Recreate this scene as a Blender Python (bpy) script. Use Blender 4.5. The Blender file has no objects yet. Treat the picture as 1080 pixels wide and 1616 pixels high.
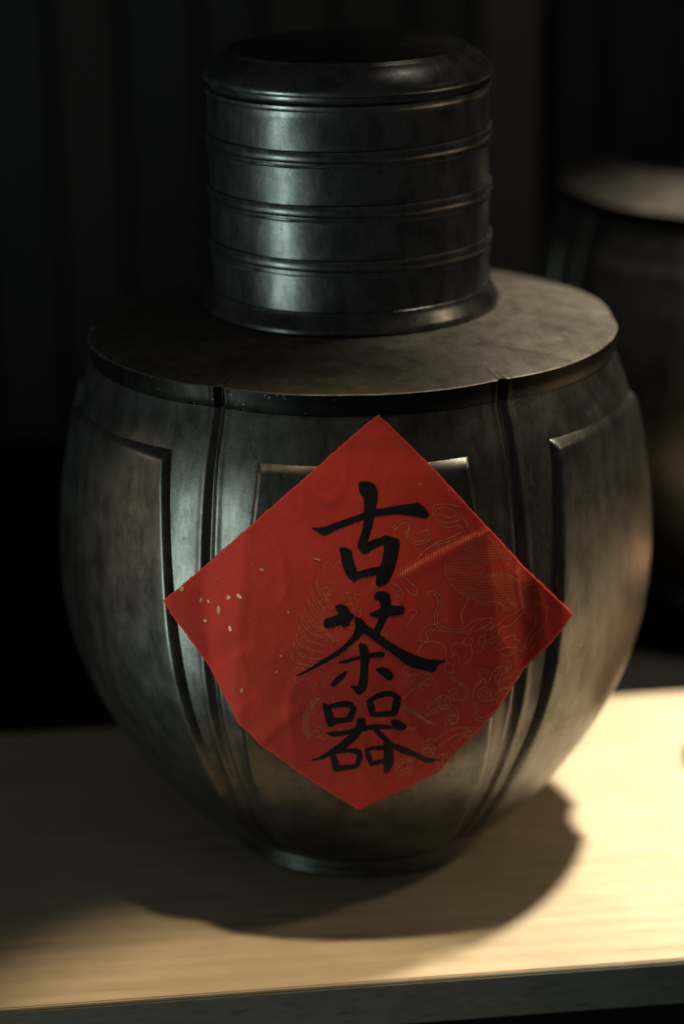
import bpy, bmesh, math, random
from mathutils import Vector, Matrix, noise, geometry
R = math.radians
random.seed(7)
scene = bpy.context.scene
C = scene.collection

# ------------------------------------------------------------------ camera
PITCH, ROLL = R(18.5), R(1.1)
cam_d = bpy.data.cameras.new('camera'); cam = bpy.data.objects.new('camera', cam_d); C.objects.link(cam)
fw = Vector((0, math.cos(PITCH), -math.sin(PITCH)))
r0 = Vector((1, 0, 0)); u0 = r0.cross(fw)
rt = r0 * math.cos(ROLL) - u0 * math.sin(ROLL); up = rt.cross(fw)
CAM = Vector((-0.00602, -1.11719, 0.53107))
M = Matrix((rt, up, -fw)).transposed().to_4x4(); M.translation = CAM
cam.matrix_world = M
cam_d.sensor_fit = 'VERTICAL'; cam_d.sensor_height = 36; cam_d.sensor_width = 24; cam_d.lens = 90
cam_d.clip_start = 0.05; cam_d.clip_end = 50
cam_d.dof.use_dof = True
cam_d.dof.focus_distance = (Vector((0, -0.132, 0.15)) - CAM).dot(fw)
cam_d.dof.aperture_fstop = 3.2
scene.camera = cam

# ------------------------------------------------------------------ world, lamps, exposure
w = bpy.data.worlds.new('World'); scene.world = w; w.use_nodes = True
bg = w.node_tree.nodes['Background']
bg.inputs[0].default_value = (0.97, 1.0, 1.0, 1); bg.inputs[1].default_value = 0.035
vs = scene.view_settings
vs.view_transform = 'Standard'; vs.look = 'None'; vs.gamma = 1; vs.exposure = 0; vs.use_curve_mapping = False

def lamp(name, kind, loc, target, energy, color, **kw):
    d = bpy.data.lights.new(name, kind); o = bpy.data.objects.new(name, d); C.objects.link(o)
    o.location = loc
    o.rotation_euler = (Vector(target) - Vector(loc)).to_track_quat('-Z', 'Y').to_euler()
    d.energy = energy; d.color = color
    for k, v in kw.items(): setattr(d, k, v)
    return o
# ceiling spotlight almost overhead, a little to the right and behind
lamp('ceiling_spot_light', 'SPOT', (0.41, 0.08, 1.30), (0.31, 0.03, 0), 215, (1, 0.87, 0.66),
     spot_size=R(36), spot_blend=1.0, shadow_soft_size=0.05)
# warm shop lamp on the right
lamp('warm_side_lamp', 'SPOT', (0.80, -0.14, 0.70), (-0.04, -0.11, 0.0), 4, (1, 0.78, 0.50),
     spot_size=R(34), spot_blend=0.8, shadow_soft_size=0.03)
# second ceiling spotlight in front, making a pool of light along the front of the shelf
lamp('accent_spot_light', 'SPOT', (0.02, -0.27, 1.20), (-0.03, -0.225, 0), 40, (1, 0.78, 0.47),
     spot_size=R(15), spot_blend=0.5, shadow_soft_size=0.03)
# low warm lamp further along the shelf on the left
lamp('low_shelf_lamp', 'SPOT', (-1.0, -0.05, 0.30), (-0.04, -0.128, 0.135), 10, (1, 0.74, 0.48),
     spot_size=R(9), spot_blend=0.7, shadow_soft_size=0.03)
# cool daylight through a low opening, front left
lamp('window_light', 'AREA', (-1.02, -0.69, -0.12), (0, 0, 0.18), 5.4, (0.74, 1.0, 0.92), shape='RECTANGLE', size=0.16, size_y=0.48)

# ------------------------------------------------------------------ materials
def mat(name):
    m = bpy.data.materials.new(name); m.use_nodes = True
    nt = m.node_tree; b = nt.nodes['Principled BSDF']
    return m, nt, b
def N(nt, t, **kw):
    n = nt.nodes.new(t)
    for k, v in kw.items():
        if k in n.inputs: n.inputs[k].default_value = v
        else: setattr(n, k, v)
    return n
def ramp(nt, src, stops):
    n = nt.nodes.new('ShaderNodeValToRGB'); e = n.color_ramp.elements
    while len(e) < len(stops): e.new(0.5)
    for k, (p, c) in enumerate(stops):
        e[k].position = p; e[k].color = (c, c, c, 1) if not isinstance(c, tuple) else (*c, 1)
    nt.links.new(src, n.inputs[0]); return n.outputs[0]
def coords(nt, scale=(1, 1, 1), which='Object'):
    t = nt.nodes.new('ShaderNodeTexCoord'); mp = nt.nodes.new('ShaderNodeMapping')
    mp.inputs['Scale'].default_value = scale
    nt.links.new(t.outputs[which], mp.inputs[0]); return mp.outputs[0]
def noise_tex(nt, vec, scale, detail=4, rough=0.55, dist=0.0):
    n = N(nt, 'ShaderNodeTexNoise', Scale=scale, Detail=detail, Roughness=rough, Distortion=dist)
    nt.links.new(vec, n.inputs['Vector']); return n.outputs['Fac']
def mix(nt, fac, a, b, mode='MIX'):
    n = nt.nodes.new('ShaderNodeMix'); n.data_type = 'RGBA'; n.blend_type = mode
    for s, v in ((0, fac), (6, a), (7, b)):
        if hasattr(v, 'is_linked'): nt.links.new(v, n.inputs[s])
        elif s == 0: n.inputs[0].default_value = v
        else: n.inputs[s].default_value = (*v, 1) if len(v) == 3 else v
    return n.outputs[2]
def math_n(nt, op, a, b=0.5):
    n = nt.nodes.new('ShaderNodeMath'); n.operation = op
    for s, v in ((0, a), (1, b)):
        if hasattr(v, 'is_linked'): nt.links.new(v, n.inputs[s])
        else: n.inputs[s].default_value = v
    return n.outputs[0]
def bump(nt, h, strength, dist, b):
    n = N(nt, 'ShaderNodeBump', Strength=strength, Distance=dist)
    nt.links.new(h, n.inputs['Height']); nt.links.new(n.outputs[0], b.inputs['Normal'])

def pewter(name, lo, hi, rlo, rhi, metal=0.94):
    m, nt, b = mat(name)
    v = coords(nt)
    big = noise_tex(nt, v, 22, 6, 0.62, 0.6)          # tarnish clouds
    mid = noise_tex(nt, v, 90, 5, 0.6, 0.3)
    fine = noise_tex(nt, v, 700, 3, 0.6)
    vs_ = coords(nt, (1, 1, 0.12)); streak = noise_tex(nt, vs_, 160, 4, 0.6)
    f = math_n(nt, 'ADD', math_n(nt, 'MULTIPLY', big, 0.6), math_n(nt, 'MULTIPLY', mid, 0.4))
    col = mix(nt, ramp(nt, f, [(0.36, 0.0), (0.64, 1.0)]), lo, hi)
    # smoky blotches and hairline scratches
    bl = ramp(nt, noise_tex(nt, coords(nt, (1, 1, 0.45)), 120, 6, 0.70, 0.15), [(0.38, 0.5), (0.54, 0.0)])
    col = mix(nt, bl, col, tuple(c * 0.35 for c in lo))
    scr = ramp(nt, noise_tex(nt, coords(nt, (1, 1, 9)), 120, 3, 0.5, 0.8), [(0.475, 0.0), (0.5, 0.5), (0.525, 0.0)])
    col = mix(nt, math_n(nt, 'MULTIPLY', scr, ramp(nt, mid, [(0.45, 0.0), (0.6, 1.0)])), col, tuple(c * 0.4 for c in lo))
    # dark pits and specks
    pit = ramp(nt, noise_tex(nt, v, 330, 2, 0.5), [(0.25, 1.0), (0.31, 0.0)])
    col = mix(nt, math_n(nt, 'MULTIPLY', pit, 0.6), col, (0.03, 0.03, 0.032))
    dust = ramp(nt, noise_tex(nt, v, 1100, 1, 0.5), [(0.76, 0.0), (0.79, 0.8)])
    col = mix(nt, dust, col, (0.45, 0.42, 0.36))
    geo = nt.nodes.new('ShaderNodeNewGeometry')
    worn = math_n(nt, 'MULTIPLY', ramp(nt, geo.outputs['Pointiness'], [(0.515, 0.0), (0.56, 1.0)]), ramp(nt, mid, [(0.38, 0.0), (0.6, 0.8)]))
    col = mix(nt, worn, col, tuple(min(0.6, c * 1.5) for c in hi))
    nt.links.new(col, b.inputs['Base Color'])
    b.inputs['Metallic'].default_value = metal
    rr = math_n(nt, 'ADD', math_n(nt, 'MULTIPLY', mid, 0.45), math_n(nt, 'MULTIPLY', streak, 0.55))
    mr = N(nt, 'ShaderNodeMapRange'); nt.links.new(rr, mr.inputs[0])
    mr.inputs[1].default_value = 0.3; mr.inputs[2].default_value = 0.7; mr.inputs[3].default_value = rlo; mr.inputs[4].default_value = rhi
    nt.links.new(mr.outputs[0], b.inputs['Roughness'])
    h = math_n(nt, 'ADD', math_n(nt, 'MULTIPLY', mid, 1.0), math_n(nt, 'MULTIPLY', fine, 0.18))
    bump(nt, h, 0.12, 0.0008, b)
    return m
M_BODY = pewter('pewter_body', (0.100, 0.097, 0.090), (0.165, 0.159, 0.146), 0.30, 0.46, 0.96)
M_PLATE = pewter('pewter_plate', (0.085, 0.077, 0.068), (0.160, 0.143, 0.121), 0.48, 0.62, 0.60)
M_LID = pewter('pewter_lid', (0.085, 0.085, 0.083), (0.150, 0.150, 0.147), 0.25, 0.42, 0.93)
M_RIM = pewter('rim_dark_reflection', (0.009, 0.0085, 0.008), (0.020, 0.018, 0.016), 0.40, 0.55, 0.95)  # the dark room mirrored in the rim is put into its base colour

def wood(name, lo, hi, rough, grain=(1, 14, 14), scale=9, darkline=None):
    m, nt, b = mat(name)
    v = coords(nt, grain)
    n1 = noise_tex(nt, v, scale, 5, 0.6, 0.4)
    n2 = noise_tex(nt, coords(nt, (grain[0] * 2, grain[1] * 5, grain[2] * 5)), scale * 1.6, 3, 0.6)
    wv = N(nt, 'ShaderNodeTexWave', Scale=scale * 0.55, Distortion=5.0, Detail=3.0)
    wv.bands_direction = 'Y'; wv.inputs['Detail Scale'].default_value = 0.6
    nt.links.new(coords(nt, (grain[0] * 0.5, grain[1] * 0.35, grain[2] * 0.35)), wv.inputs['Vector'])
    f = math_n(nt, 'ADD', math_n(nt, 'MULTIPLY', n1, 0.70), math_n(nt, 'MULTIPLY', n2, 0.15))
    f = math_n(nt, 'ADD', f, math_n(nt, 'MULTIPLY', wv.outputs['Fac'], 0.15))
    col = mix(nt, ramp(nt, f, [(0.25, 0.0), (0.68, 1.0)]), lo, hi)
    line = ramp(nt, n1, [(0.30, 1.0), (0.40, 0.0)])
    col = mix(nt, math_n(nt, 'MULTIPLY', line, 0.5), col, tuple(c * 0.45 for c in lo))
    pore = ramp(nt, noise_tex(nt, coords(nt, (grain[0] * 4, grain[1] * 4, grain[2] * 4)), scale * 3.2, 2, 0.6), [(0.27, 1.0), (0.33, 0.0)])
    col = mix(nt, math_n(nt, 'MULTIPLY', pore, 0.4), col, tuple(c * 0.4 for c in lo))
    stain = ramp(nt, noise_tex(nt, coords(nt), 26, 4, 0.6, 0.5), [(0.42, 0.0), (0.75, 0.35)])
    col = mix(nt, stain, col, tuple(c * 0.62 for c in lo))
    nt.links.new(col, b.inputs['Base Color'])
    b.inputs['Roughness'].default_value = rough
    bump(nt, n2, 0.12, 0.0005, b)
    return m
M_PINE = wood('pale_pine', (0.52, 0.415, 0.285), (0.65, 0.54, 0.39), 0.55)
M_SAWN = wood('grey_sawn_edge', (0.075, 0.072, 0.058), (0.125, 0.120, 0.098), 0.8, (3, 3, 12), 30)
M_DARK = wood('shade_black_wood', (0.0025, 0.002, 0.002), (0.005, 0.004, 0.0035), 0.9)  # near-black base stands in for deep shade behind and below the pine board
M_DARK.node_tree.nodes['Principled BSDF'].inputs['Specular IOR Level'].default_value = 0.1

def paper_mat():
    m, nt, b = mat('red_paper')
    v = coords(nt)
    n1 = noise_tex(nt, v, 26, 4, 0.6); n2 = noise_tex(nt, v, 900, 3, 0.7); n3 = noise_tex(nt, v, 2600, 2, 0.6)
    col = mix(nt, ramp(nt, n1, [(0.3, 0.0), (0.7, 1.0)]), (0.46, 0.033, 0.022), (0.56, 0.043, 0.027))
    col = mix(nt, ramp(nt, n2, [(0.35, 0.0), (0.75, 0.35)]), col, (0.30, 0.012, 0.012))
    nt.links.new(col, b.inputs['Base Color'])
    b.inputs['Roughness'].default_value = 0.8; b.inputs['Specular IOR Level'].default_value = 0.2
    bump(nt, math_n(nt, 'ADD', n2, n3), 0.3, 0.0002, b)
    return m
M_PAPER = paper_mat()
def plain(name, col, rough, metal=0.0, vary=0.25, sc=300):
    m, nt, b = mat(name)
    n1 = noise_tex(nt, coords(nt), sc, 4, 0.6)
    c = mix(nt, ramp(nt, n1, [(0.3, 0.0), (0.7, 1.0)]), tuple(x * (1 - vary) for x in col), tuple(min(1, x * (1 + vary)) for x in col))
    nt.links.new(c, b.inputs['Base Color']); b.inputs['Roughness'].default_value = rough; b.inputs['Metallic'].default_value = metal
    return m
M_EDGE = plain('paper_edge', (0.62, 0.22, 0.16), 0.8)
M_INK = plain('black_ink', (0.006, 0.006, 0.0085), 0.55, 0, 0.6, 160)
M_INK.node_tree.nodes['Principled BSDF'].inputs['Specular IOR Level'].default_value = 0.25
M_GOLD = plain('faded_gold_print', (0.50, 0.17, 0.07), 0.6, 0.0, 0.35, 500)
M_FLECK = plain('gold_fleck', (0.55, 0.27, 0.09), 0.5, 0.2, 0.3, 900)
M_CLAY = plain('brown_clay', (0.46, 0.29, 0.17), 0.6, 0, 0.3, 60)
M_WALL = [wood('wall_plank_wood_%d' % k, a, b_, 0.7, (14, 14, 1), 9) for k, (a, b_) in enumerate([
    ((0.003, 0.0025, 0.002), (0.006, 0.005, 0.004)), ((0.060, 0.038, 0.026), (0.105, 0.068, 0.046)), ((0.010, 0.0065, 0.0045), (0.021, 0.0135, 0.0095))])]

# ------------------------------------------------------------------ helpers
def link(name, me, m, parent=None, smooth=True):
    o = bpy.data.objects.new(name, me); C.objects.link(o)
    if m and not me.materials: me.materials.append(m)
    if smooth: me.polygons.foreach_set('use_smooth', [True] * len(me.polygons))
    if parent: o.parent = parent
    return o
def pydata(name, v, f):
    me = bpy.data.meshes.new(name); me.from_pydata(v, [], f); me.update(); return me
def tag(o, label=None, cat=None, group=None, kind=None):
    for k, x in (('label', label), ('category', cat), ('group', group), ('kind', kind)):
        if x: o[k] = x
    return o
def empty(name, loc=(0, 0, 0), rz=0):
    o = bpy.data.objects.new(name, None); C.objects.link(o); o.location = loc; o.rotation_euler[2] = rz
    o.empty_display_size = 0.02; return o
def lathe_mesh(name, prof, seg=160, wob=0.0):
    v, f = [], []
    n = len(prof)
    for i in range(seg):
        a = 2 * math.pi * i / seg
        for (r, z) in prof:
            d = wob * noise.noise(Vector((math.cos(a) * r * 30, math.sin(a) * r * 30, z * 25))) if wob else 0
            v.append(((r + d) * math.sin(a), -(r + d) * math.cos(a), z))
    for i in range(seg):
        j = (i + 1) % seg
        for k in range(n - 1):
            f.append((i * n + k, j * n + k, j * n + k + 1, i * n + k + 1))
    me = pydata(name, v, f)
    bm = bmesh.new(); bm.from_mesh(me); bmesh.ops.remove_doubles(bm, verts=bm.verts, dist=1e-7)
    bmesh.ops.recalc_face_normals(bm, faces=bm.faces); bm.to_mesh(me); bm.free()
    return me
def box_mesh(name, x0, x1, y0, y1, z0, z1, bev=0.0, seg=2):
    bm = bmesh.new(); bmesh.ops.create_cube(bm, size=1)
    for v in bm.verts:
        v.co = Vector(((x0 + x1) / 2 + v.co.x * (x1 - x0), (y0 + y1) / 2 + v.co.y * (y1 - y0), (z0 + z1) / 2 + v.co.z * (z1 - z0)))
    if bev: bmesh.ops.bevel(bm, geom=bm.edges[:], offset=bev, segments=seg, affect='EDGES')
    me = bpy.data.meshes.new(name); bm.to_mesh(me); bm.free(); return me
def hermite(zk, rk):
    n = len(zk); m = []
    for i in range(n):
        if i == 0: m.append((rk[1] - rk[0]) / (zk[1] - zk[0]))
        elif i == n - 1: m.append((rk[-1] - rk[-2]) / (zk[-1] - zk[-2]))
        else:
            h0, h1 = zk[i] - zk[i - 1], zk[i + 1] - zk[i]
            m.append((h1 * (rk[i] - rk[i - 1]) / h0 + h0 * (rk[i + 1] - rk[i]) / h1) / (h0 + h1))
    def g(z):
        z = max(zk[0], min(zk[-1], z)); i = 0
        while i < n - 2 and z > zk[i + 1]: i += 1
        h = zk[i + 1] - zk[i]; s = (z - zk[i]) / h
        return ((2*s**3 - 3*s*s + 1) * rk[i] + (s**3 - 2*s*s + s) * h * m[i] + (-2*s**3 + 3*s*s) * rk[i+1] + (s**3 - s*s) * h * m[i+1])
    return g
def sstep(a, b, x):
    t = max(0.0, min(1.0, (x - a) / (b - a))); return t * t * (3 - 2 * t)

# ------------------------------------------------------------------ shelf and background
YAW = R(6.3)
def rotz(me, a, t=(0, 0, 0)):
    me.transform(Matrix.Translation(t) @ Matrix.Rotation(a, 4, 'Z')); return me
shelf = empty('wooden_shelf', (0.02, -0.156, 0), YAW)
tag(shelf, 'pale pine shelf board lit by warm light under the canister with red paper', 'shelf')
link('board', box_mesh('board', -0.9, 0.9, 0.0028, 0.292, -0.0205, 0.0, 0.0006, 2), M_PINE, shelf, False)
link('edge_strip', box_mesh('edge_strip', -0.9, 0.9, 0.0, 0.0026, -0.0203, -0.0004, 0.0007, 2), M_SAWN, shelf, False)
base = empty('backdrop', (0.02, -0.156, -0.0205), YAW)  # added panels, near-black in place of the unlit space below
tag(base, 'black cabinet added in place of the unlit space under the pale pine shelf board', 'backdrop')
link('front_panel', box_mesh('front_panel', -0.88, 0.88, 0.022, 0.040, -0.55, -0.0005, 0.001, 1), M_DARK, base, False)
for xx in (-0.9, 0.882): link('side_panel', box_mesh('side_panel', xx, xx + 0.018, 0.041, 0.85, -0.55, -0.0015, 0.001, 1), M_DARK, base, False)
rear = empty('dark_shelf', (0.02, -0.156, 0), YAW)  # rear board, its colour holding the shade behind the pine board
tag(rear, 'shelf board coloured near-black for the shade behind the pale pine board', 'shelf')
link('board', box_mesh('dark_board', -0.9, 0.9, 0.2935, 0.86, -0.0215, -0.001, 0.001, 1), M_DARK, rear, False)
wall = empty('wall', (0.0, 0.66, 0)); tag(wall, kind='structure')
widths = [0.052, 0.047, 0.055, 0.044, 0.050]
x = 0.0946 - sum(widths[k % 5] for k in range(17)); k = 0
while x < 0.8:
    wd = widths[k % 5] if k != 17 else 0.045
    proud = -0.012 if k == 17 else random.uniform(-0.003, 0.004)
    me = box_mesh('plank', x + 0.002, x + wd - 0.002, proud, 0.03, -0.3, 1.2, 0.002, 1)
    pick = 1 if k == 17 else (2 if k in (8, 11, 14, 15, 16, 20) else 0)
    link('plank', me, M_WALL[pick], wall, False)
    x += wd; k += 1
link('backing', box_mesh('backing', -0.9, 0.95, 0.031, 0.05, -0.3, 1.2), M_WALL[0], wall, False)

# ------------------------------------------------------------------ tea canister
ZK = [0.0085, 0.014, 0.03, 0.05, 0.075, 0.10, 0.13, 0.16, 0.19, 0.215, 0.2378]
RK = [0.0610, 0.0700, 0.0882, 0.1035, 0.1182, 0.1277, 0.1327, 0.1331, 0.1299, 0.1252, 0.1176]
prof = hermite(ZK, RK)
HPF = hermite([0.0, 0.04, 0.08, 0.115, 0.165, 0.2185, 0.25], [26.6, 26.4, 25.9, 24.5, 22.8, 20.6, 19.8])
PH, PTOP, PBOT = 0.0030, 0.2190, 0.0165          # panel height, top and bottom
def pan_h(phi, hp): return PH + 0.0010 - 0.0026 * (1 - (phi / hp) ** 2)    # panels are a little flatter than the belly
def phi_of(az): return (az + 30.0) % 60.0 - 30.0
def groove(phi, z, depth=0.0015, half=1.25):
    sc = (prof(z) / 0.13)
    d = 30 - abs(phi)
    h = half * (0.55 + 0.45 * sc)
    lip = -0.0006 * math.exp(-((d - h * 1.25) / 0.9) ** 2)
    if d >= h: return lip * sc
    t = d / h
    return (depth * (1 - t ** 1.5) ** 1.0 * (0.45 + 0.55 * sc)) + lip * sc
def lobing(phi): return 0.0024 * (abs(phi) / 30) ** 4
def dents(az, z):
    a = R(az); p = Vector((math.sin(a) * 2.2, math.cos(a) * 2.2, z * 16))
    return 0.00042 * noise.noise(p * 1.3) + 0.00016 * noise.noise(p * 4.1)
def body_r(az, z):
    phi = phi_of(az)
    return prof(z) - lobing(phi) * (prof(z) / 0.13) - groove(phi, z) + dents(az, z)
def pos(az, r, z):
    a = R(az); return (r * math.sin(a), -r * math.cos(a), z)
def lobe_samples():
    s = []
    p = -30.0
    while p < 29.999:
        s.append(p); d = 30 - abs(p); p += 0.22 if d < 3.4 else (0.5 if d < 5 else 1.25)
    return s
AZ = [60 * k + s for k in range(6) for s in lobe_samples()]

def make_body(parent):
    zs = [0.0085, 0.0095, 0.011, 0.0125, 0.014] + [0.014 + (0.2355 - 0.014) * i / 110 for i in range(1, 111)] + [0.2362, 0.2370, 0.2378]
    v, f = [], []
    n = len(AZ)
    for z in zs:
        for a in AZ: v.append(pos(a, body_r(a, z), z))
    for k in range(len(zs) - 1):
        for i in range(n):
            j = (i + 1) % n
            f.append((k * n + i, k * n + j, (k + 1) * n + j, (k + 1) * n + i))
    return link('body', pydata('body', v, f), M_BODY, parent)

def edge_steps(length, bev, n):
    s = [0, bev * .12, bev * .3, bev * .55, bev * .8, bev, bev * 1.25]
    mid = [s[-1] + (length - 2 * s[-1]) * i / n for i in range(1, n)]
    return s + mid + [length - t for t in reversed(s)]
def make_panel(parent, lobe, me=None):
    if me is None:
        bev = 0.0034
        H = PTOP - PBOT
        vs_ = edge_steps(H, 0.0042, 60)
        us = edge_steps(1.0, 0.034, 34)
        v, f = [], []
        for t in vs_:
            z = PBOT + t
            hp = HPF(z)
            for u in us:
                phi = -hp + 2 * hp * u
                wdt = 2 * R(hp) * prof(z)
                du = min(u, 1 - u) * wdt
                dv = min(H - t, (t) * 0.35)
                d = min(du / (0.034 * wdt), dv / 0.0042, 1.0)
                h = (1 - (1 - d) ** 1.6)
                # low raised border round a very slightly sunk field
                dd = min(du, H - t)
                h2 = pan_h(phi, hp) * h * (0.6 + 0.4 * sstep(0.02, 0.09, z)) - 0.0006
                h2 -= 0.0004 * sstep(0.006, 0.012, dd)
                v.append(pos(phi, prof(z) - lobing(phi) * prof(z) / 0.13 + h2 + dents(phi + 60 * 1.37, z) * 0.9, z))
        n = len(us)
        for k in range(len(vs_) - 1):
            for i in range(n - 1):
                f.append((k * n + i, k * n + i + 1, (k + 1) * n + i + 1, (k + 1) * n + i))
        me = pydata('panel', v, f)
    o = link('panel', me, M_BODY, parent)
    o.rotation_euler[2] = R(60 * lobe)
    return o, me

def make_plate(parent):
    ROUT = 0.1183
    rings = []
    def edge(az, rr, gd=1.0): return rr - gd * (1.1 * lobing(phi_of(az)) - 0.0008) - groove(phi_of(az), 0.16, 0.0018, 1.1) * gd
    lev = [(0.1150, 0.2463), (0.1176, 0.2464), (ROUT, 0.2466), (ROUT - 0.0003, 0.2469), (ROUT - 0.0010, 0.2471)]
    inner = [(0.116, 0.2475), (0.112, 0.2486), (0.105, 0.2503), (0.097, 0.2521), (0.089, 0.2537), (0.081, 0.2551), (0.073, 0.2562), (0.066, 0.2570), (0.060, 0.2574)]
    v, f = [], []; n = len(AZ)
    for r, z in lev + inner:
        gd = 1.0 if r > 0.1155 else max(0.0, (r - 0.106) / 0.0095)
        for a in AZ:
            d = dents(a * 1.0, r * 1.3 + 0.4)
            v.append(pos(a, edge(a, r, gd), z + d * 0.8))
    L = len(lev) + len(inner)
    for k in range(L - 1):
        for i in range(n):
            j = (i + 1) % n
            f.append((k * n + i, k * n + j, (k + 1) * n + j, (k + 1) * n + i))
    o = link('shoulder_plate', pydata('shoulder_plate', v, f), M_PLATE, parent)
    md = o.modifiers.new('edge_split', 'EDGE_SPLIT'); md.split_angle = R(50)
    v, f = [], []
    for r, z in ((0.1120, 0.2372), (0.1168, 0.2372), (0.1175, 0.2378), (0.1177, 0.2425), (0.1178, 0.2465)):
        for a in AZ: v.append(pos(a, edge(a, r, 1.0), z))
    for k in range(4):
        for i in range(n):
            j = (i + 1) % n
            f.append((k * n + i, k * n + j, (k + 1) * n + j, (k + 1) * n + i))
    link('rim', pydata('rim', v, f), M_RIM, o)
    return o

def make_lid(parent):
    p = [(0.0600, 0.2566), (0.0650, 0.2568), (0.0659, 0.2577), (0.0660, 0.2590), (0.0655, 0.2602), (0.0643, 0.2622), (0.0632, 0.2640), (0.0626, 0.2655), (0.0624, 0.2664), (0.0618, 0.2668)]
    p += [(0.0617, 0.27 + 0.0815 * i / 34) for i in range(35)]
    p += [(0.0619, 0.3520), (0.0624, 0.3528), (0.0624, 0.3540), (0.0618, 0.3546), (0.0605, 0.3549), (0.0601, 0.3560), (0.0604, 0.3574), (0.0618, 0.3579), (0.0628, 0.3583),
          (0.0632, 0.3591), (0.0632, 0.3602), (0.0627, 0.3613), (0.0612, 0.3632), (0.0590, 0.3655), (0.0565, 0.3676), (0.0542, 0.3690), (0.0531, 0.3696), (0.0527, 0.3703), (0.0522, 0.3706), (0.0514, 0.3704), (0.0506, 0.3699),
          (0.048, 0.3700), (0.036, 0.3708), (0.020, 0.3713), (0.006, 0.3714), (0.0, 0.3714)]
    lid = link('lid', lathe_mesh('lid', p, 200, 0.00042), M_LID, parent)
    lid.modifiers.new('edge_split', 'EDGE_SPLIT').split_angle = R(38)
    rp = [(0.0612, 0.0), (0.0627, -0.0002), (0.0629, -0.0010), (0.0631, -0.0020), (0.0631, -0.0030), (0.0629, -0.0040), (0.0625, -0.0047), (0.0619, -0.0052), (0.0618, -0.0066), (0.0621, -0.0071), (0.0621, -0.0076), (0.0612, -0.0080)]
    me = lathe_mesh('ridge', rp, 200, 0.00042)
    for t, ax, ay in ((0.3360, 0.5, -0.3), (0.3121, -0.35, 0.25), (0.2893, 0.2, 0.45)):
        o = link('ridge', me, M_LID, lid); o.location = (0, 0, t); o.rotation_euler = (R(ax), R(ay), 0); o.modifiers.new('edge_split', 'EDGE_SPLIT').split_angle = R(38)
    return lid

foot_prof = [(0.0, 0.0012), (0.050, 0.0010), (0.053, 0.0), (0.0585, 0.0), (0.0600, 0.0010), (0.0604, 0.0026), (0.0598, 0.0040), (0.0588, 0.0046), (0.0594, 0.0052), (0.0602, 0.0062), (0.0602, 0.0074), (0.0594, 0.0084), (0.0575, 0.0090)]
def canister(loc, rz):
    root = empty('tea_canister', loc, rz)
    b = make_body(root)
    me = None
    for k in range(6): _, me = make_panel(b, k, me)
    make_plate(root); make_lid(root)
    link('foot_ring', lathe_mesh('foot_ring', foot_prof, 160), M_BODY, root)
    return root
JROT = 1.5
jar = canister((0, 0, 0), R(JROT))
tag(jar, 'old pewter tea canister with a red paper diamond pasted on its belly', 'canister', 'pewter tea canisters')
def copy_tree(o, parent=None):
    c = o.copy(); C.objects.link(c); c.parent = parent
    for ch in [x for x in bpy.data.objects if x.parent == o]: copy_tree(ch, c)
    return c
jar2 = copy_tree(jar); jar2.location = (0.241, 0.320, -0.001); jar2.rotation_euler[2] = R(24)
tag(jar2, 'plain pewter tea canister without paper standing on the dark shelf behind', 'canister', 'pewter tea canisters')

# ------------------------------------------------------------------ red paper diamond with calligraphy (drawn in paper units, wrapped on the belly)
CA = [1.5046, -0.6321, 0.1834, 0.0178, 0.1814, 34.7312, -0.498, 5.701, 2.4502, 0.4418, 0.2327, 0.414, 3.9437, 1.4661, 0.2424]
CZ = [0.159569, -0.086761, -0.006492, -0.004932, -0.004721, -0.002442, -0.000206, -0.000494, -0.000536, -0.009126, -0.004657, -0.004921, -0.000524, -0.000336, -0.002096]
def wrap(x, y):
    X, Y = (x - 580) / 320, (y - 965) / 320
    t = [X ** i * Y ** j for i in range(5) for j in range(5 - i)]
    return sum(a * b for a, b in zip(CA, t)), sum(a * b for a, b in zip(CZ, t))
def paper_r(azw, z):
    az = azw - JROT; phi = phi_of(az); ap = abs(phi); hp = HPF(z)
    top = 0.0 if z < PTOP - 0.004 else 1.0
    lift = pan_h(min(ap, hp), hp) - 0.0006 - 0.0004
    lift = lift * (1 - sstep(PTOP - 0.005, PTOP + 0.006, z))
    base = prof(z) - lobing(min(ap, 29)) + 0.0012
    st = hp - 1.2
    if ap <= st: return base + lift
    t = (ap - st) / (30 - st)                     # tucked down from the panel edge into the groove
    return base + 0.0004 + lift * (1 - t) - 0.0008 * t * (1 - 0.6 * sstep(0.195, 0.23, z))
def seg_d(x, y, ax, ay, bx, by):
    dx, dy = bx - ax, by - ay; L = math.hypot(dx, dy)
    t = ((x - ax) * dx + (y - ay) * dy) / L; s = ((x - ax) * -dy + (y - ay) * dx) / L
    return t / L, s
def wrinkle(x, y):
    h = 0.0
    for ax, ay, bx, by, wd, ht in ((632, 910, 775, 832, 9, 0.0006), (472, 1122, 405, 1180, 11, 0.0010), (400, 1090, 352, 1128, 14, -0.0006), (392, 1010, 318, 1058, 16, -0.0006), (520, 700, 650, 690, 26, 0.0006), (640, 1150, 720, 1210, 22, 0.0005), (845, 905, 860, 1010, 18, 0.0007)):
        t, s = seg_d(x, y, ax, ay, bx, by)
        win = sstep(-0.15, 0.15, t) * (1 - sstep(0.95, 1.25, t))
        # asymmetric fold: steep on one side
        h += ht * win * math.exp(-(s / (wd * (0.5 if s < 0 else 1.6))) ** 2)
    h += 0.00022 * noise.noise(Vector((x * 0.011, y * 0.011, 0.3))) + 0.00008 * noise.noise(Vector((x * 0.04, y * 0.04, 2.3)))
    for q, amp in ((0.009, 0.00030), (0.017, 0.00012)):      # soft random creases
        n_ = noise.noise(Vector((x * q * 1.3 + 3.1, y * q * 0.8 - x * q * 0.5, 7.7)))
        h += amp * max(0.0, 1 - abs(n_) * 7)
    return h + 0.0003
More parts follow.
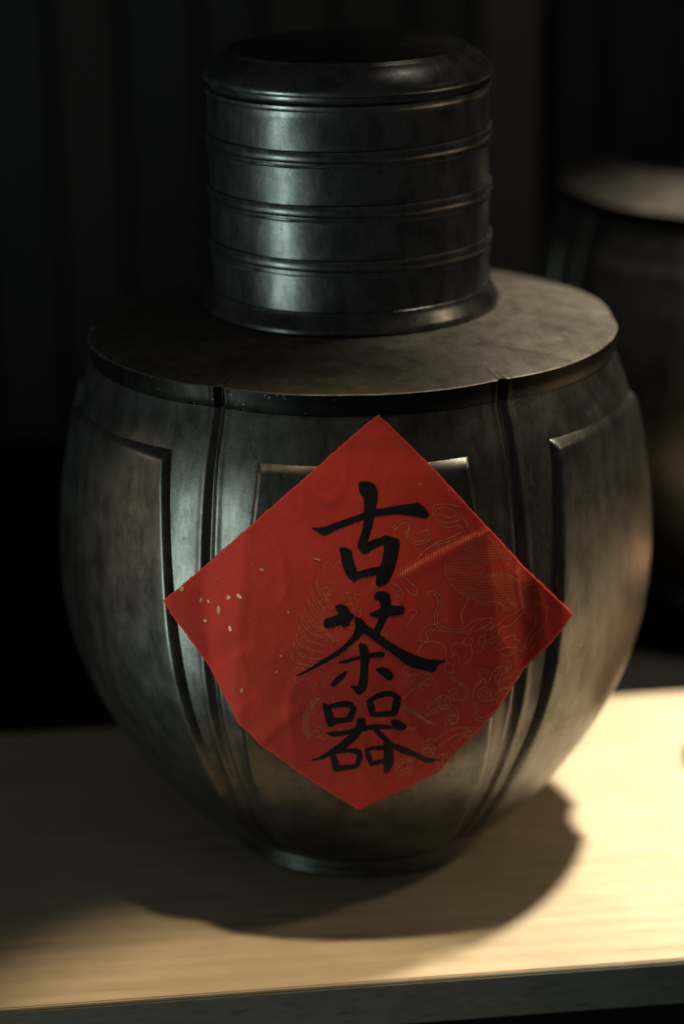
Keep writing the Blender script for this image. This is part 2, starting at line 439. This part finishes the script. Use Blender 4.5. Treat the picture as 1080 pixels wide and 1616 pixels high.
def paper_pt(x, y, off=0.0):
    az, z = wrap(x, y)
    # relax the creases a little by averaging neighbours
    r = sum(paper_r(az + d, z) for d in (-0.7, -0.35, 0, 0.35, 0.7)) / 5
    lift = 0.0022 * sstep(0.55, 1.05, (x - 580) / 320) + 0.0012 * sstep(0.8, 1.0, -(y - 965) / 315)
    r += wrinkle(x, y) + lift + off
    return pos(az, r, z)
def along(pts, t):
    L = [0]
    for a, b in zip(pts, pts[1:]): L.append(L[-1] + math.dist(a, b))
    d = t * L[-1]
    for i in range(len(pts) - 1):
        if d <= L[i + 1] or i == len(pts) - 2:
            s = (d - L[i]) / (L[i + 1] - L[i]); return (pts[i][0] + (pts[i + 1][0] - pts[i][0]) * s, pts[i][1] + (pts[i + 1][1] - pts[i][1]) * s)
PT, PR, PB, PL = (597, 650), (900, 967), (567, 1281), (258, 947)
E_TL = [PT, (401, 825), PL]                      # top -> left
E_TR = [PT, (690, 744), (768, 831), (772, 834), (842, 906), PR]
E_LB = [PL, (297, 1012), (318, 1051), (375, 1137), (417, 1179), (490, 1233), PB]
E_RB = [PR, (868, 1012), (830, 1064), (757, 1152), (692, 1219), PB]
NP = 130
v, f = [], []
for i in range(NP + 1):
    s = i / NP                                   # s along TL/RB, t along TR/LB
    for j in range(NP + 1):
        t = j / NP
        c0, c1 = along(E_TR, t), along(E_LB, t)  # s=0, s=1
        d0, d1 = along(E_TL, s), along(E_RB, s)  # t=0, t=1
        q = []
        for k in (0, 1):
            q.append((1 - s) * c0[k] + s * c1[k] + (1 - t) * d0[k] + t * d1[k] - ((1 - s) * (1 - t) * PT[k] + s * (1 - t) * PL[k] + (1 - s) * t * PR[k] + s * t * PB[k]))
        e = min(s, t, 1 - s, 1 - t)
        if e < 1e-6:
            q[0] += 1.5 * noise.noise(Vector((q[0] * .12, q[1] * .12, 5))); q[1] += 1.5 * noise.noise(Vector((q[0] * .12, q[1] * .12, 9)))
        v.append(paper_pt(*q))
n = NP + 1
for i in range(NP):
    for j in range(NP): f.append((i * n + j, (i + 1) * n + j, (i + 1) * n + j + 1, i * n + j + 1))
Jinv = Matrix.Rotation(-R(JROT), 4, 'Z')
def to_jar(me): me.transform(Jinv); return me
paper = link('paper_label', to_jar(pydata('paper_label', v, f)), M_PAPER, jar)
paper['label'] = 'red paper diamond with three brushed black characters and faint gold print'
paper.data.materials.append(M_EDGE)
sd = paper.modifiers.new('thickness', 'SOLIDIFY'); sd.thickness = 0.00022; sd.offset = -1; sd.material_offset_rim = 1

def ink_mesh(name, polys, off, step=3.6):
    bm = bmesh.new()
    for k, pl in enumerate(polys):
        tris = geometry.tessellate_polygon([[Vector((p[0], p[1], 0)) for p in pl]])
        vv = [bm.verts.new((p[0], p[1], k * 0.001)) for p in pl]
        for t in tris:
            try: bm.faces.new([vv[q] for q in t])
            except ValueError: pass
    xs = [q.co.x for q in bm.verts]; ys = [q.co.y for q in bm.verts]
    for ax, lo, hi in ((0, min(xs), max(xs)), (1, min(ys), max(ys))):
        p = lo + step
        while p < hi:
            co = Vector((p, 0, 0)) if ax == 0 else Vector((0, p, 0)); no = Vector((1, 0, 0)) if ax == 0 else Vector((0, 1, 0))
            bmesh.ops.bisect_plane(bm, geom=bm.verts[:] + bm.edges[:] + bm.faces[:], plane_co=co, plane_no=no)
            p += step
    for q in bm.verts:
        q.co = Vector(paper_pt(q.co.x, q.co.y, off + q.co.z * 0.004))
    bm.normal_update()
    for fc in bm.faces:
        c = fc.calc_center_median()
        if fc.normal.dot(Vector((c.x, c.y, 0))) < 0: fc.normal_flip()
    me = bpy.data.meshes.new(name); bm.to_mesh(me); bm.free(); return to_jar(me)
def smooth_poly(pl, it=1, rough=0.9, seed=0):
    for _ in range(it):
        o = []
        for a, b in zip(pl, pl[1:] + pl[:1]):
            o += [(a[0] * .78 + b[0] * .22, a[1] * .78 + b[1] * .22), (a[0] * .22 + b[0] * .78, a[1] * .22 + b[1] * .78)]
        pl = o
    o = []
    for a, b in zip(pl, pl[1:] + pl[:1]):         # resample and roughen like dry brush edges
        m = max(1, int(math.dist(a, b) / 2.2))
        for k in range(m): o.append((a[0] + (b[0] - a[0]) * k / m, a[1] + (b[1] - a[1]) * k / m))
    return [(p[0] + rough * noise.noise(Vector((p[0] * .35, p[1] * .35, seed))), p[1] + rough * noise.noise(Vector((p[0] * .35, p[1] * .35, seed + 7)))) for p in o]
def brush(pts):
    L, Rr = [], []
    for i, (x, y, h) in enumerate(pts):
        a = pts[max(0, i - 1)]; b = pts[min(len(pts) - 1, i + 1)]
        dx, dy = b[0] - a[0], b[1] - a[1]; l = math.hypot(dx, dy) or 1
        L.append((x - dy / l * h, y + dx / l * h)); Rr.append((x + dy / l * h, y - dx / l * h))
    return L + Rr[::-1]
def T1(pl): return [(440 + x / 3.6, 720 + y / 3.6) for x, y in pl]
def T2(pl): return [(440 + x / 3.6, 980 + y / 3.6) for x, y in pl]
GU = [T1(q) for q in (
    [(455,148),(492,142),(540,155),(558,185),(566,215),(560,262),(552,300),(545,340),(535,400),(515,455),(508,490),(470,520),(445,520),(455,480),(470,440),(482,380),(486,300),(484,240),(462,215),(455,185)],
    [(178,402),(215,410),(270,400),(350,370),(440,340),(540,305),(600,298),(680,280),(762,270),(790,258),(830,290),(858,330),(850,345),(830,355),(790,345),(740,338),(690,332),(640,335),(600,340),(545,345),(480,365),(400,395),(330,420),(265,455),(230,440)],
    [(340,528),(365,518),(412,535),(418,560),(425,600),(445,650),(460,690),(430,722),(400,700),(375,660),(358,610),(352,560)],
    [(445,518),(470,505),(500,495),(540,475),(590,462),(607,448),(640,462),(680,470),(692,495),(685,530),(680,570),(668,610),(655,650),(640,690),(610,735),(570,742),(552,735),(555,690),(570,640),(590,590),(598,540),(600,505),(570,515),(530,535),(495,562),(465,545)],
    [(430,660),(480,650),(530,635),(590,625),(600,670),(550,678),(490,690),(430,708)])]
CHA = [T1(q) for q in (
    [(255,930),(300,915),(342,900),(320,868),(320,850),(360,843),(390,860),(400,885),(425,905),(430,925),(402,940),(402,968),(375,977),(345,962),(300,980),(265,980),(252,960)],
    [(540,795),(558,772),(600,768),(632,785),(642,830),(635,880),(620,925),(600,960),(580,1000),(560,1030),(535,1010),(555,960),(575,915),(580,860),(575,825),(545,815)],
    [(510,900),(545,885),(590,865),(640,850),(690,855),(708,848),(722,885),(700,905),(650,910),(600,920),(540,922)])]
CHA += [T2(q) for q in (
    [(425,-25),(470,-10),(490,10),(500,45),(480,80),(430,125),(380,165),(330,210),(260,245),(190,280),(120,312),(95,315),(100,305),(160,280),(240,225),(320,180),(380,130),(420,85),(437,40)],
    [(455,10),(490,20),(560,70),(620,115),(700,165),(780,200),(850,220),(900,222),(955,228),(905,250),(880,300),(840,285),(780,275),(720,250),(660,200),(590,150),(520,100),(480,75),(455,40)],
    [(335,245),(345,232),(420,215),(500,190),(595,178),(605,195),(595,215),(540,215),(450,225),(380,250)],
    [(450,135),(470,128),(505,150),(515,200),(508,260),(505,330),(505,370),(490,405),(460,432),(430,405),(408,378),(420,370),(450,380),(460,330),(465,260),(462,200),(458,160)],
    [(295,375),(300,350),(330,320),(375,290),(390,292),(375,320),(350,350),(320,375),(300,380)],
    [(548,275),(590,268),(625,280),(652,310),(650,335),(630,348),(600,325),(565,300)])]
QI = [T2(q) for q in (
    [(632,575),(655,558),(690,572),(732,605),(705,628),(665,622),(650,600)],
    [(262,640),(300,630),(380,628),(440,605),(500,595),(600,590),(650,605),(660,615),(600,620),(520,622),(440,640),(360,655),(310,662)],
    [(448,550),(490,560),(495,585),(470,640),(430,690),(370,735),(300,765),(240,790),(190,798),(172,794),(230,772),(290,735),(350,690),(410,640),(440,600)],
    [(535,600),(590,640),(640,690),(700,715),(760,735),(810,765),(860,775),(922,785),(880,798),(835,810),(790,780),(720,760),(660,735),(610,700),(570,660),(530,622)])]
QI += [T2(brush(q)) for q in (
    [(255,472,10),(275,510,22),(290,560,24),(302,605,20)], [(268,494,12),(345,478,17),(405,478,19),(428,502,18),(408,545,20),(398,578,14)], [(300,575,18),(345,570,17),(400,562,16)],
    [(508,448,12),(525,490,22),(532,546,14)], [(510,458,12),(575,425,17),(640,417,16),(675,436,20),(668,488,24),(652,545,14)], [(528,536,14),(590,534,15),(655,528,16)],
    [(298,740,8),(316,795,22),(326,862,14)], [(318,752,10),(395,737,12),(452,742,18),(462,775,18),(436,838,14)], [(322,840,18),(380,836,15),(440,828,14)],
    [(496,722,8),(512,780,17),(530,828,10)], [(498,734,10),(555,724,12),(612,724,12)], [(612,690,18),(626,750,28),(626,820,28),(608,872,10)], [(525,816,12),(565,806,15),(612,794,13)])]
for nm, polys in (('gu', GU), ('cha', CHA), ('qi', QI)):
    polys = [smooth_poly(p, 1, 0.9, 3 * i) for i, p in enumerate(polys)]
    link('brushed_character', ink_mesh('character_' + nm, polys, 0.00016), M_INK, paper, False)

# faint gold printing: dragon, clouds, phoenix feathers
lines = []
def T3(pl): return [(620 + x / 3.513, 740 + y / 3.513) for x, y in pl]
def spline(pts, n=6):
    o = []
    for i in range(len(pts) - 1):
        p0, p1, p2, p3 = pts[max(0, i - 1)], pts[i], pts[i + 1], pts[min(len(pts) - 1, i + 2)]
        for k in range(n):
            t = k / n
            o.append(tuple(0.5 * (2 * p1[c] + (p2[c] - p0[c]) * t + (2 * p0[c] - 5 * p1[c] + 4 * p2[c] - p3[c]) * t * t + (3 * p1[c] - p0[c] - 3 * p2[c] + p3[c]) * t ** 3) for c in (0, 1)))
    o.append(pts[-1]); return o
for q in ([(0,330),(40,290),(80,280),(110,300),(100,330),(85,360),(100,390),(130,405),(170,400),(200,370),(190,340),(160,350),(150,370)],
          [(10,345),(50,308),(85,300),(92,330),(75,365),(95,405),(135,420),(185,410),(215,380)],
          [(220,260),(225,210),(260,195),(310,195),(360,205),(400,215),(415,240)], [(230,265),(240,225),(280,210),(330,225),(350,250),(320,270),(280,260),(265,240)],
          [(240,280),(300,300),(350,290),(380,270),(410,310),(400,350)], [(250,300),(300,325),(350,315),(385,325),(370,360)], [(150,480),(200,440),(240,410),(300,390),(340,370),(400,340)],
          [(140,500),(185,450),(230,425),(300,405),(350,385)],
          [(290,520),(295,580),(330,650),(380,690),(420,700)], [(480,570),(500,600),(560,590),(640,590),(700,620),(720,660)],
          [(195,700),(200,685),(230,680),(262,700),(275,740),(265,780),(250,820),(255,855),(290,880),(340,890),(400,885),(420,900),(440,880),(480,840),(530,820),(545,830),(510,870),(450,900)],
          [(205,712),(215,695),(240,702),(258,740),(248,780),(235,820),(242,868),(285,895),(345,903),(400,900)],
          [(150,940),(165,900),(200,870),(250,860)], [(150,950),(180,960),(200,940),(190,910),(220,895),(280,900)], [(140,1020),(170,975),(220,958),(270,970),(295,1000),(298,1060)],
          [(280,1100),(300,1080),(330,1085),(340,1110),(325,1130),(300,1125),(290,1105)], [(320,1050),(340,1030),(370,1040),(365,1075),(340,1085)],
          [(330,1130),(325,1160),(360,1190),(400,1215),(410,1250),(390,1280),(360,1275)], [(340,1125),(340,1155),(375,1185),(415,1212),(422,1255),(398,1290)],
          [(390,960),(410,935),(440,945),(430,985),(440,1020),(420,1060),(390,1085)], [(400,880),(430,850),(470,830),(540,820)], [(470,960),(480,930),(500,925),(510,950),(490,985),(470,965)],
          [(560,990),(600,950),(650,930),(690,930),(680,950),(720,960),(690,980),(700,1000),(640,990),(590,1000),(560,990)],
          [(440,1270),(450,1220),(480,1180),(500,1160),(520,1190),(540,1150),(560,1110),(590,1095),(630,1100),(635,1120),(600,1140),(580,1180),(600,1170),(650,1160),(690,1150)],
          [(545,1150),(550,1125),(572,1118),(578,1140)], [(570,1118),(590,1108),(600,1128)], [(580,1185),(590,1230),(600,1215),(640,1215),(670,1190)],
          [(450,1290),(470,1330),(460,1360),(490,1380),(520,1370),(560,1340)], [(440,1300),(455,1335),(445,1372),(490,1396),(540,1380)],
          [(190,1330),(230,1290),(280,1260),(290,1280),(330,1255),(340,1285),(380,1280),(395,1310)], [(180,1370),(240,1330),(300,1310),(350,1330),(365,1380),(340,1410),(315,1395),(320,1370),(340,1375)],
          [(170,1385),(235,1350),(295,1330),(335,1345),(345,1375)], [(160,1560),(240,1500),(320,1450),(400,1430),(480,1435)], [(180,1580),(260,1530),(340,1480),(420,1455),(470,1450)],
          [(150,1520),(175,1500),(170,1520),(200,1495),(195,1515),(225,1490)], [(60,1450),(100,1430),(95,1450),(130,1425),(125,1445)], [(200,1560),(235,1540),(230,1555),(270,1530),(262,1548),(300,1520)],
          [(0,640),(30,650),(60,690),(50,720),(20,700)], [(60,600),(110,640),(140,670),(130,700),(100,690),(70,660)], [(80,880),(110,830),(135,800),(120,780),(90,790)],
          [(100,1200),(130,1150),(180,1135),(235,1170),(200,1165),(170,1195),(150,1230)], [(60,1280),(110,1230),(160,1200),(200,1205)],
          [(760,1010),(790,930),(840,850),(850,760)], [(740,1020),(760,950),(790,880),(800,800)], [(720,690),(770,650),(800,640)], [(600,1020),(640,1040),(700,1010),(740,1020)],
          [(420,710),(400,760),(380,810),(390,860)], [(440,720),(500,740),(560,730),(620,770),(600,810)], [(520,880),(580,860),(640,820),(700,800),(760,750)], [(510,950),(560,930),(600,880),(660,870),(740,800)]):
    lines.append((T3(spline(q, 5)), 0.62))
# spirals
def spiral(cx, cy, r0_, r1_, turns, a0): return [(cx + (r0_ + (r1_ - r0_) * t / 40) * math.cos(a0 + turns * 6.283 * t / 40), cy + (r0_ + (r1_ - r0_) * t / 40) * math.sin(a0 + turns * 6.283 * t / 40)) for t in range(41)]
for cx, cy, a, b, tn, a0 in ((765, 1094, 13, 2, 2.1, 0.5), (713, 1137, 11, 2, 1.8, 2), (640, 1210, 16, 3, 2.2, 1), (676, 1185, 12, 3, 1.7, 4), (700, 1110, 14, 3, 1.8, 3)):
    lines.append((spiral(cx, cy, a, b, tn, a0), 0.55))
# dragon scales: little arcs filling the body
def inside(x, y, pl):
    c = False
    for a, b in zip(pl, pl[1:] + pl[:1]):
        if (a[1] > y) != (b[1] > y) and x < (b[0] - a[0]) * (y - a[1]) / (b[1] - a[1]) + a[0]: c = not c
    return c
scale_area = T3([(300,500),(420,400),(525,350),(600,420),(700,520),(760,600),(840,690),(830,760),(740,770),(640,800),(560,740),(480,760),(400,700),(330,640),(290,560)])
gap_area = T3([(500,520),(600,490),(690,560),(700,600),(600,560),(510,575)])
yy = 835; row = 0
while yy < 985:
    xx = 690 + (row % 2) * 2.6
    while xx < 880:
        px_, py_ = xx + 1.5 * noise.noise(Vector((xx * .05, yy * .05, 1))), yy + 3 * noise.noise(Vector((xx * .03, yy * .03, 4)))
        if inside(px_, py_, scale_area) and not inside(px_, py_, gap_area):
            lines.append(([(px_ + 2.4 * math.cos(a), py_ + 2.4 * math.sin(a)) for a in (0.2, 0.9, 1.57, 2.2, 2.9)], 0.36))
        xx += 5.2
    yy += 3.9; row += 1
# spine: a row of small loops along the fold
for k in range(34):
    t = k / 33; bx, by = 634 + (768 - 634) * t, 908 + (836 - 908) * t - 6 * math.sin(t * 3.14)
    lines.append(([(bx - 2, by + 3.5), (bx - 1, by - 2.5), (bx + 1.5, by - 3), (bx + 2.4, by + 2.5)], 0.5))
zig = []
for k in range(17): zig.append((762 + 3.6 * k, 905 + (4 if k % 2 else -2) - 0.1 * k))
lines.append((zig, 0.5))
# phoenix: wing feathers, breast and tail
def feather(bx, by, ang, ln, wd):
    c, s = math.cos(ang), math.sin(ang)
    for sg in (-1, 1):
        lines.append((spline([(bx + c * ln * t - s * sg * wd * math.sin(3.14 * t) ** .8, by + s * ln * t + c * sg * wd * math.sin(3.14 * t) ** .8) for t in (0, .25, .5, .75, .93, 1)], 3), 0.34))
for k in range(9):                                   # long wing feathers, tips up and to the left
    t = k / 8
    tx, ty = 499 - 40 * t ** 0.8, 918 + 108 * t
    bx, by = tx + 26 + 20 * t, ty + 44 - 16 * t
    for o1 in (-2.6, 2.6):
        lines.append((spline([(bx + o1, by), (tx + 15 + o1 * 1.3, ty + 30 - 8 * t), (tx + 4 + o1, ty + 12), (tx, ty)], 6), 0.36))
    for q_ in (0.3, 0.5, 0.7):
        mx, my = tx + (bx - tx) * q_, ty + (by - ty) * q_
        lines.append(([(mx - 2.4, my - 3), (mx, my), (mx + 2.4, my - 3)], 0.26))
for k in range(6):                                   # tail plumes
    t = k / 5
    lines.append((spline([(486 + 6 * t, 1168 - 4 * t), (478 + 9 * t, 1145 - 6 * t), (482 + 12 * t, 1120 - 4 * t), (494 + 12 * t, 1104 - 2 * t)], 6), 0.36))
for k in range(9):                                   # breast plumage
    t = k / 8
    lines.append((spline([(506 + 70 * t, 990 + 22 * math.sin(3 * t)), (516 + 66 * t, 1004 + 20 * math.sin(3 * t)), (528 + 62 * t, 1002 + 24 * math.sin(3 * t))], 5), 0.34))
for k in range(5):                                   # trailing ribbons behind the last character
    t = k / 4
    lines.append((spline([(636 - 4 * t, 1112 + 7 * t), (655, 1122 + 7 * t), (672 + 4 * t, 1136 + 5 * t), (686 + 3 * t, 1141 + 4 * t)], 6), 0.36))
for cx, cy, a in ((470, 1070, 9), (555, 915, 7), (575, 905, 8), (590, 925, 6), (536, 985, 8), (600, 1000, 7), (620, 960, 8)):
    lines.append((spiral(cx, cy, a, 2, 1.4, cx), 0.45))
random.seed(11)
for k in range(26):
    x0, y0 = random.uniform(500, 600), random.uniform(890, 1010); a = random.uniform(0, 6.28)
    lines.append((spline([(x0, y0), (x0 + 8 * math.cos(a), y0 + 8 * math.sin(a)), (x0 + 14 * math.cos(a + .7), y0 + 14 * math.sin(a + .7)), (x0 + 15 * math.cos(a + 1.3), y0 + 15 * math.sin(a + 1.3))], 4), 0.4))
for k in range(14):
    x0, y0 = random.uniform(620, 690), random.uniform(1195, 1225); a = random.uniform(-.9, -.3)
    lines.append((spline([(x0, y0), (x0 + 10 * math.cos(a), y0 + 10 * math.sin(a)), (x0 + 20 * math.cos(a + .3), y0 + 20 * math.sin(a + .3))], 4), 0.45))
random.seed(23)
def curl(x0, y0, a, L, k):
    p, q = [], []
    x, y = x0, y0
    for i in range(14):
        p.append((x, y)); q.append((x - math.sin(a) * 1.9, y + math.cos(a) * 1.9))
        x += math.cos(a) * L; y += math.sin(a) * L; a += k * (0.4 + i * 0.11)
    return p, q
for _ in range(34):
    x0, y0 = random.uniform(655, 850), random.uniform(950, 1200)
    p, q = curl(x0, y0, random.uniform(0, 6.28), random.uniform(1.8, 3.4), random.choice((-1, 1)) * random.uniform(0.22, 0.42))
    lines.append((p, 0.36)); lines.append((q, 0.30))
for _ in range(14):
    x0, y0 = random.uniform(480, 560), random.uniform(1000, 1170)
    p, q = curl(x0, y0, random.uniform(0, 6.28), random.uniform(1.6, 2.8), random.choice((-1, 1)) * random.uniform(0.2, 0.4))
    lines.append((p, 0.32))
DIAM = [PT, (401, 825), PL, (318, 1051), (375, 1137), (417, 1179), (490, 1233), PB, (692, 1219), (757, 1152), (830, 1064), PR, (770, 833)]
v, f = [], []
for kk, (pl, hw) in enumerate(lines):
    pl = [p for p in pl if inside(p[0], p[1], DIAM)]
    if len(pl) < 2: continue
    for i, (x, y) in enumerate(pl):
        a, b = pl[max(0, i - 1)], pl[min(len(pl) - 1, i + 1)]
        dx, dy = b[0] - a[0], b[1] - a[1]; l = math.hypot(dx, dy) or 1
        h = hw * (0.8 + 0.5 * noise.noise(Vector((x * .2, y * .2, kk))))
        for sg in (1, -1): v.append(paper_pt(x - sg * dy / l * h, y + sg * dx / l * h, 0.00009 + (kk % 7) * 2e-6))
        if i: q = len(v); f.append((q - 4, q - 3, q - 1, q - 2))
tag(link('gold_pattern', to_jar(pydata('gold_pattern', v, f)), M_GOLD, paper, False), kind='stuff')
fl = []
for x, y, w_, h_, a in ((342, 965, 4.2, 9, .1), (360, 944, 4.5, 5, .5), (379, 940, 8, 3.6, .65), (363, 992, 3, 6.5, -.25), (317, 984, 3.2, 3, 0), (285, 930, 3.5, 5, .3), (382, 1089, 4, 4.5, .6), (414, 898, 4.5, 3, -.1),
                          (311, 951, 2.5, 5, .3), (323, 953, 3, 4, -.4), (352, 873, 1, 1.2, 0), (338, 916, 1, 1, 0), (399, 890, 1.4, 1.2, 0), (395, 977, 1.2, 1, 0), (371, 907, .9, .9, 0), (443, 1035, 3, 2, .2), (437, 1060, 2, 3, .4), (455, 966, 2.5, 3, 0), (498, 882, 5, 2, .2), (503, 884, 4, 2, 0), (663, 764, 4, 1.6, -.7), (708, 772, 2.4, 1.4, .5), (707, 980, 1.4, 1.6, 0)):
    pl = []
    for k in range(9):
        t = 6.283 * k / 9; q = 0.75 + 0.45 * noise.noise(Vector((x, y, k * 1.7)))
        ex, ey = w_ * math.cos(t) * q, h_ * math.sin(t) * q
        pl.append((x + ex * math.cos(a) - ey * math.sin(a), y + ex * math.sin(a) + ey * math.cos(a)))
    fl.append(pl)
tag(link('gold_flecks', ink_mesh('gold_flecks', fl, 0.00010, 4), M_FLECK, paper, False), kind='stuff')

# ------------------------------------------------------------------ clay pot at the right end of the shelf
pot = empty('clay_pot', (0.226, 0.064, 0.0)); tag(pot, 'round brown clay pot at the bright end of the pine shelf', 'pot')
pp = [(0, 0.0), (0.034, 0.0), (0.036, 0.003), (0.046, 0.012), (0.0535, 0.026), (0.055, 0.040), (0.052, 0.058), (0.045, 0.074), (0.040, 0.084), (0.039, 0.092), (0.042, 0.098), (0.0405, 0.1), (0.037, 0.095), (0.036, 0.085), (0.030, 0.082), (0, 0.082)]
link('body', lathe_mesh('pot_body', pp, 64), M_CLAY, pot)
link('lid', lathe_mesh('pot_lid', [(0, 0.0835), (0.0355, 0.0835), (0.0362, 0.094), (0.030, 0.104), (0.018, 0.110), (0.007, 0.112), (0.0055, 0.117), (0.009, 0.122), (0.008, 0.128), (0, 0.130)], 64), M_CLAY, pot)
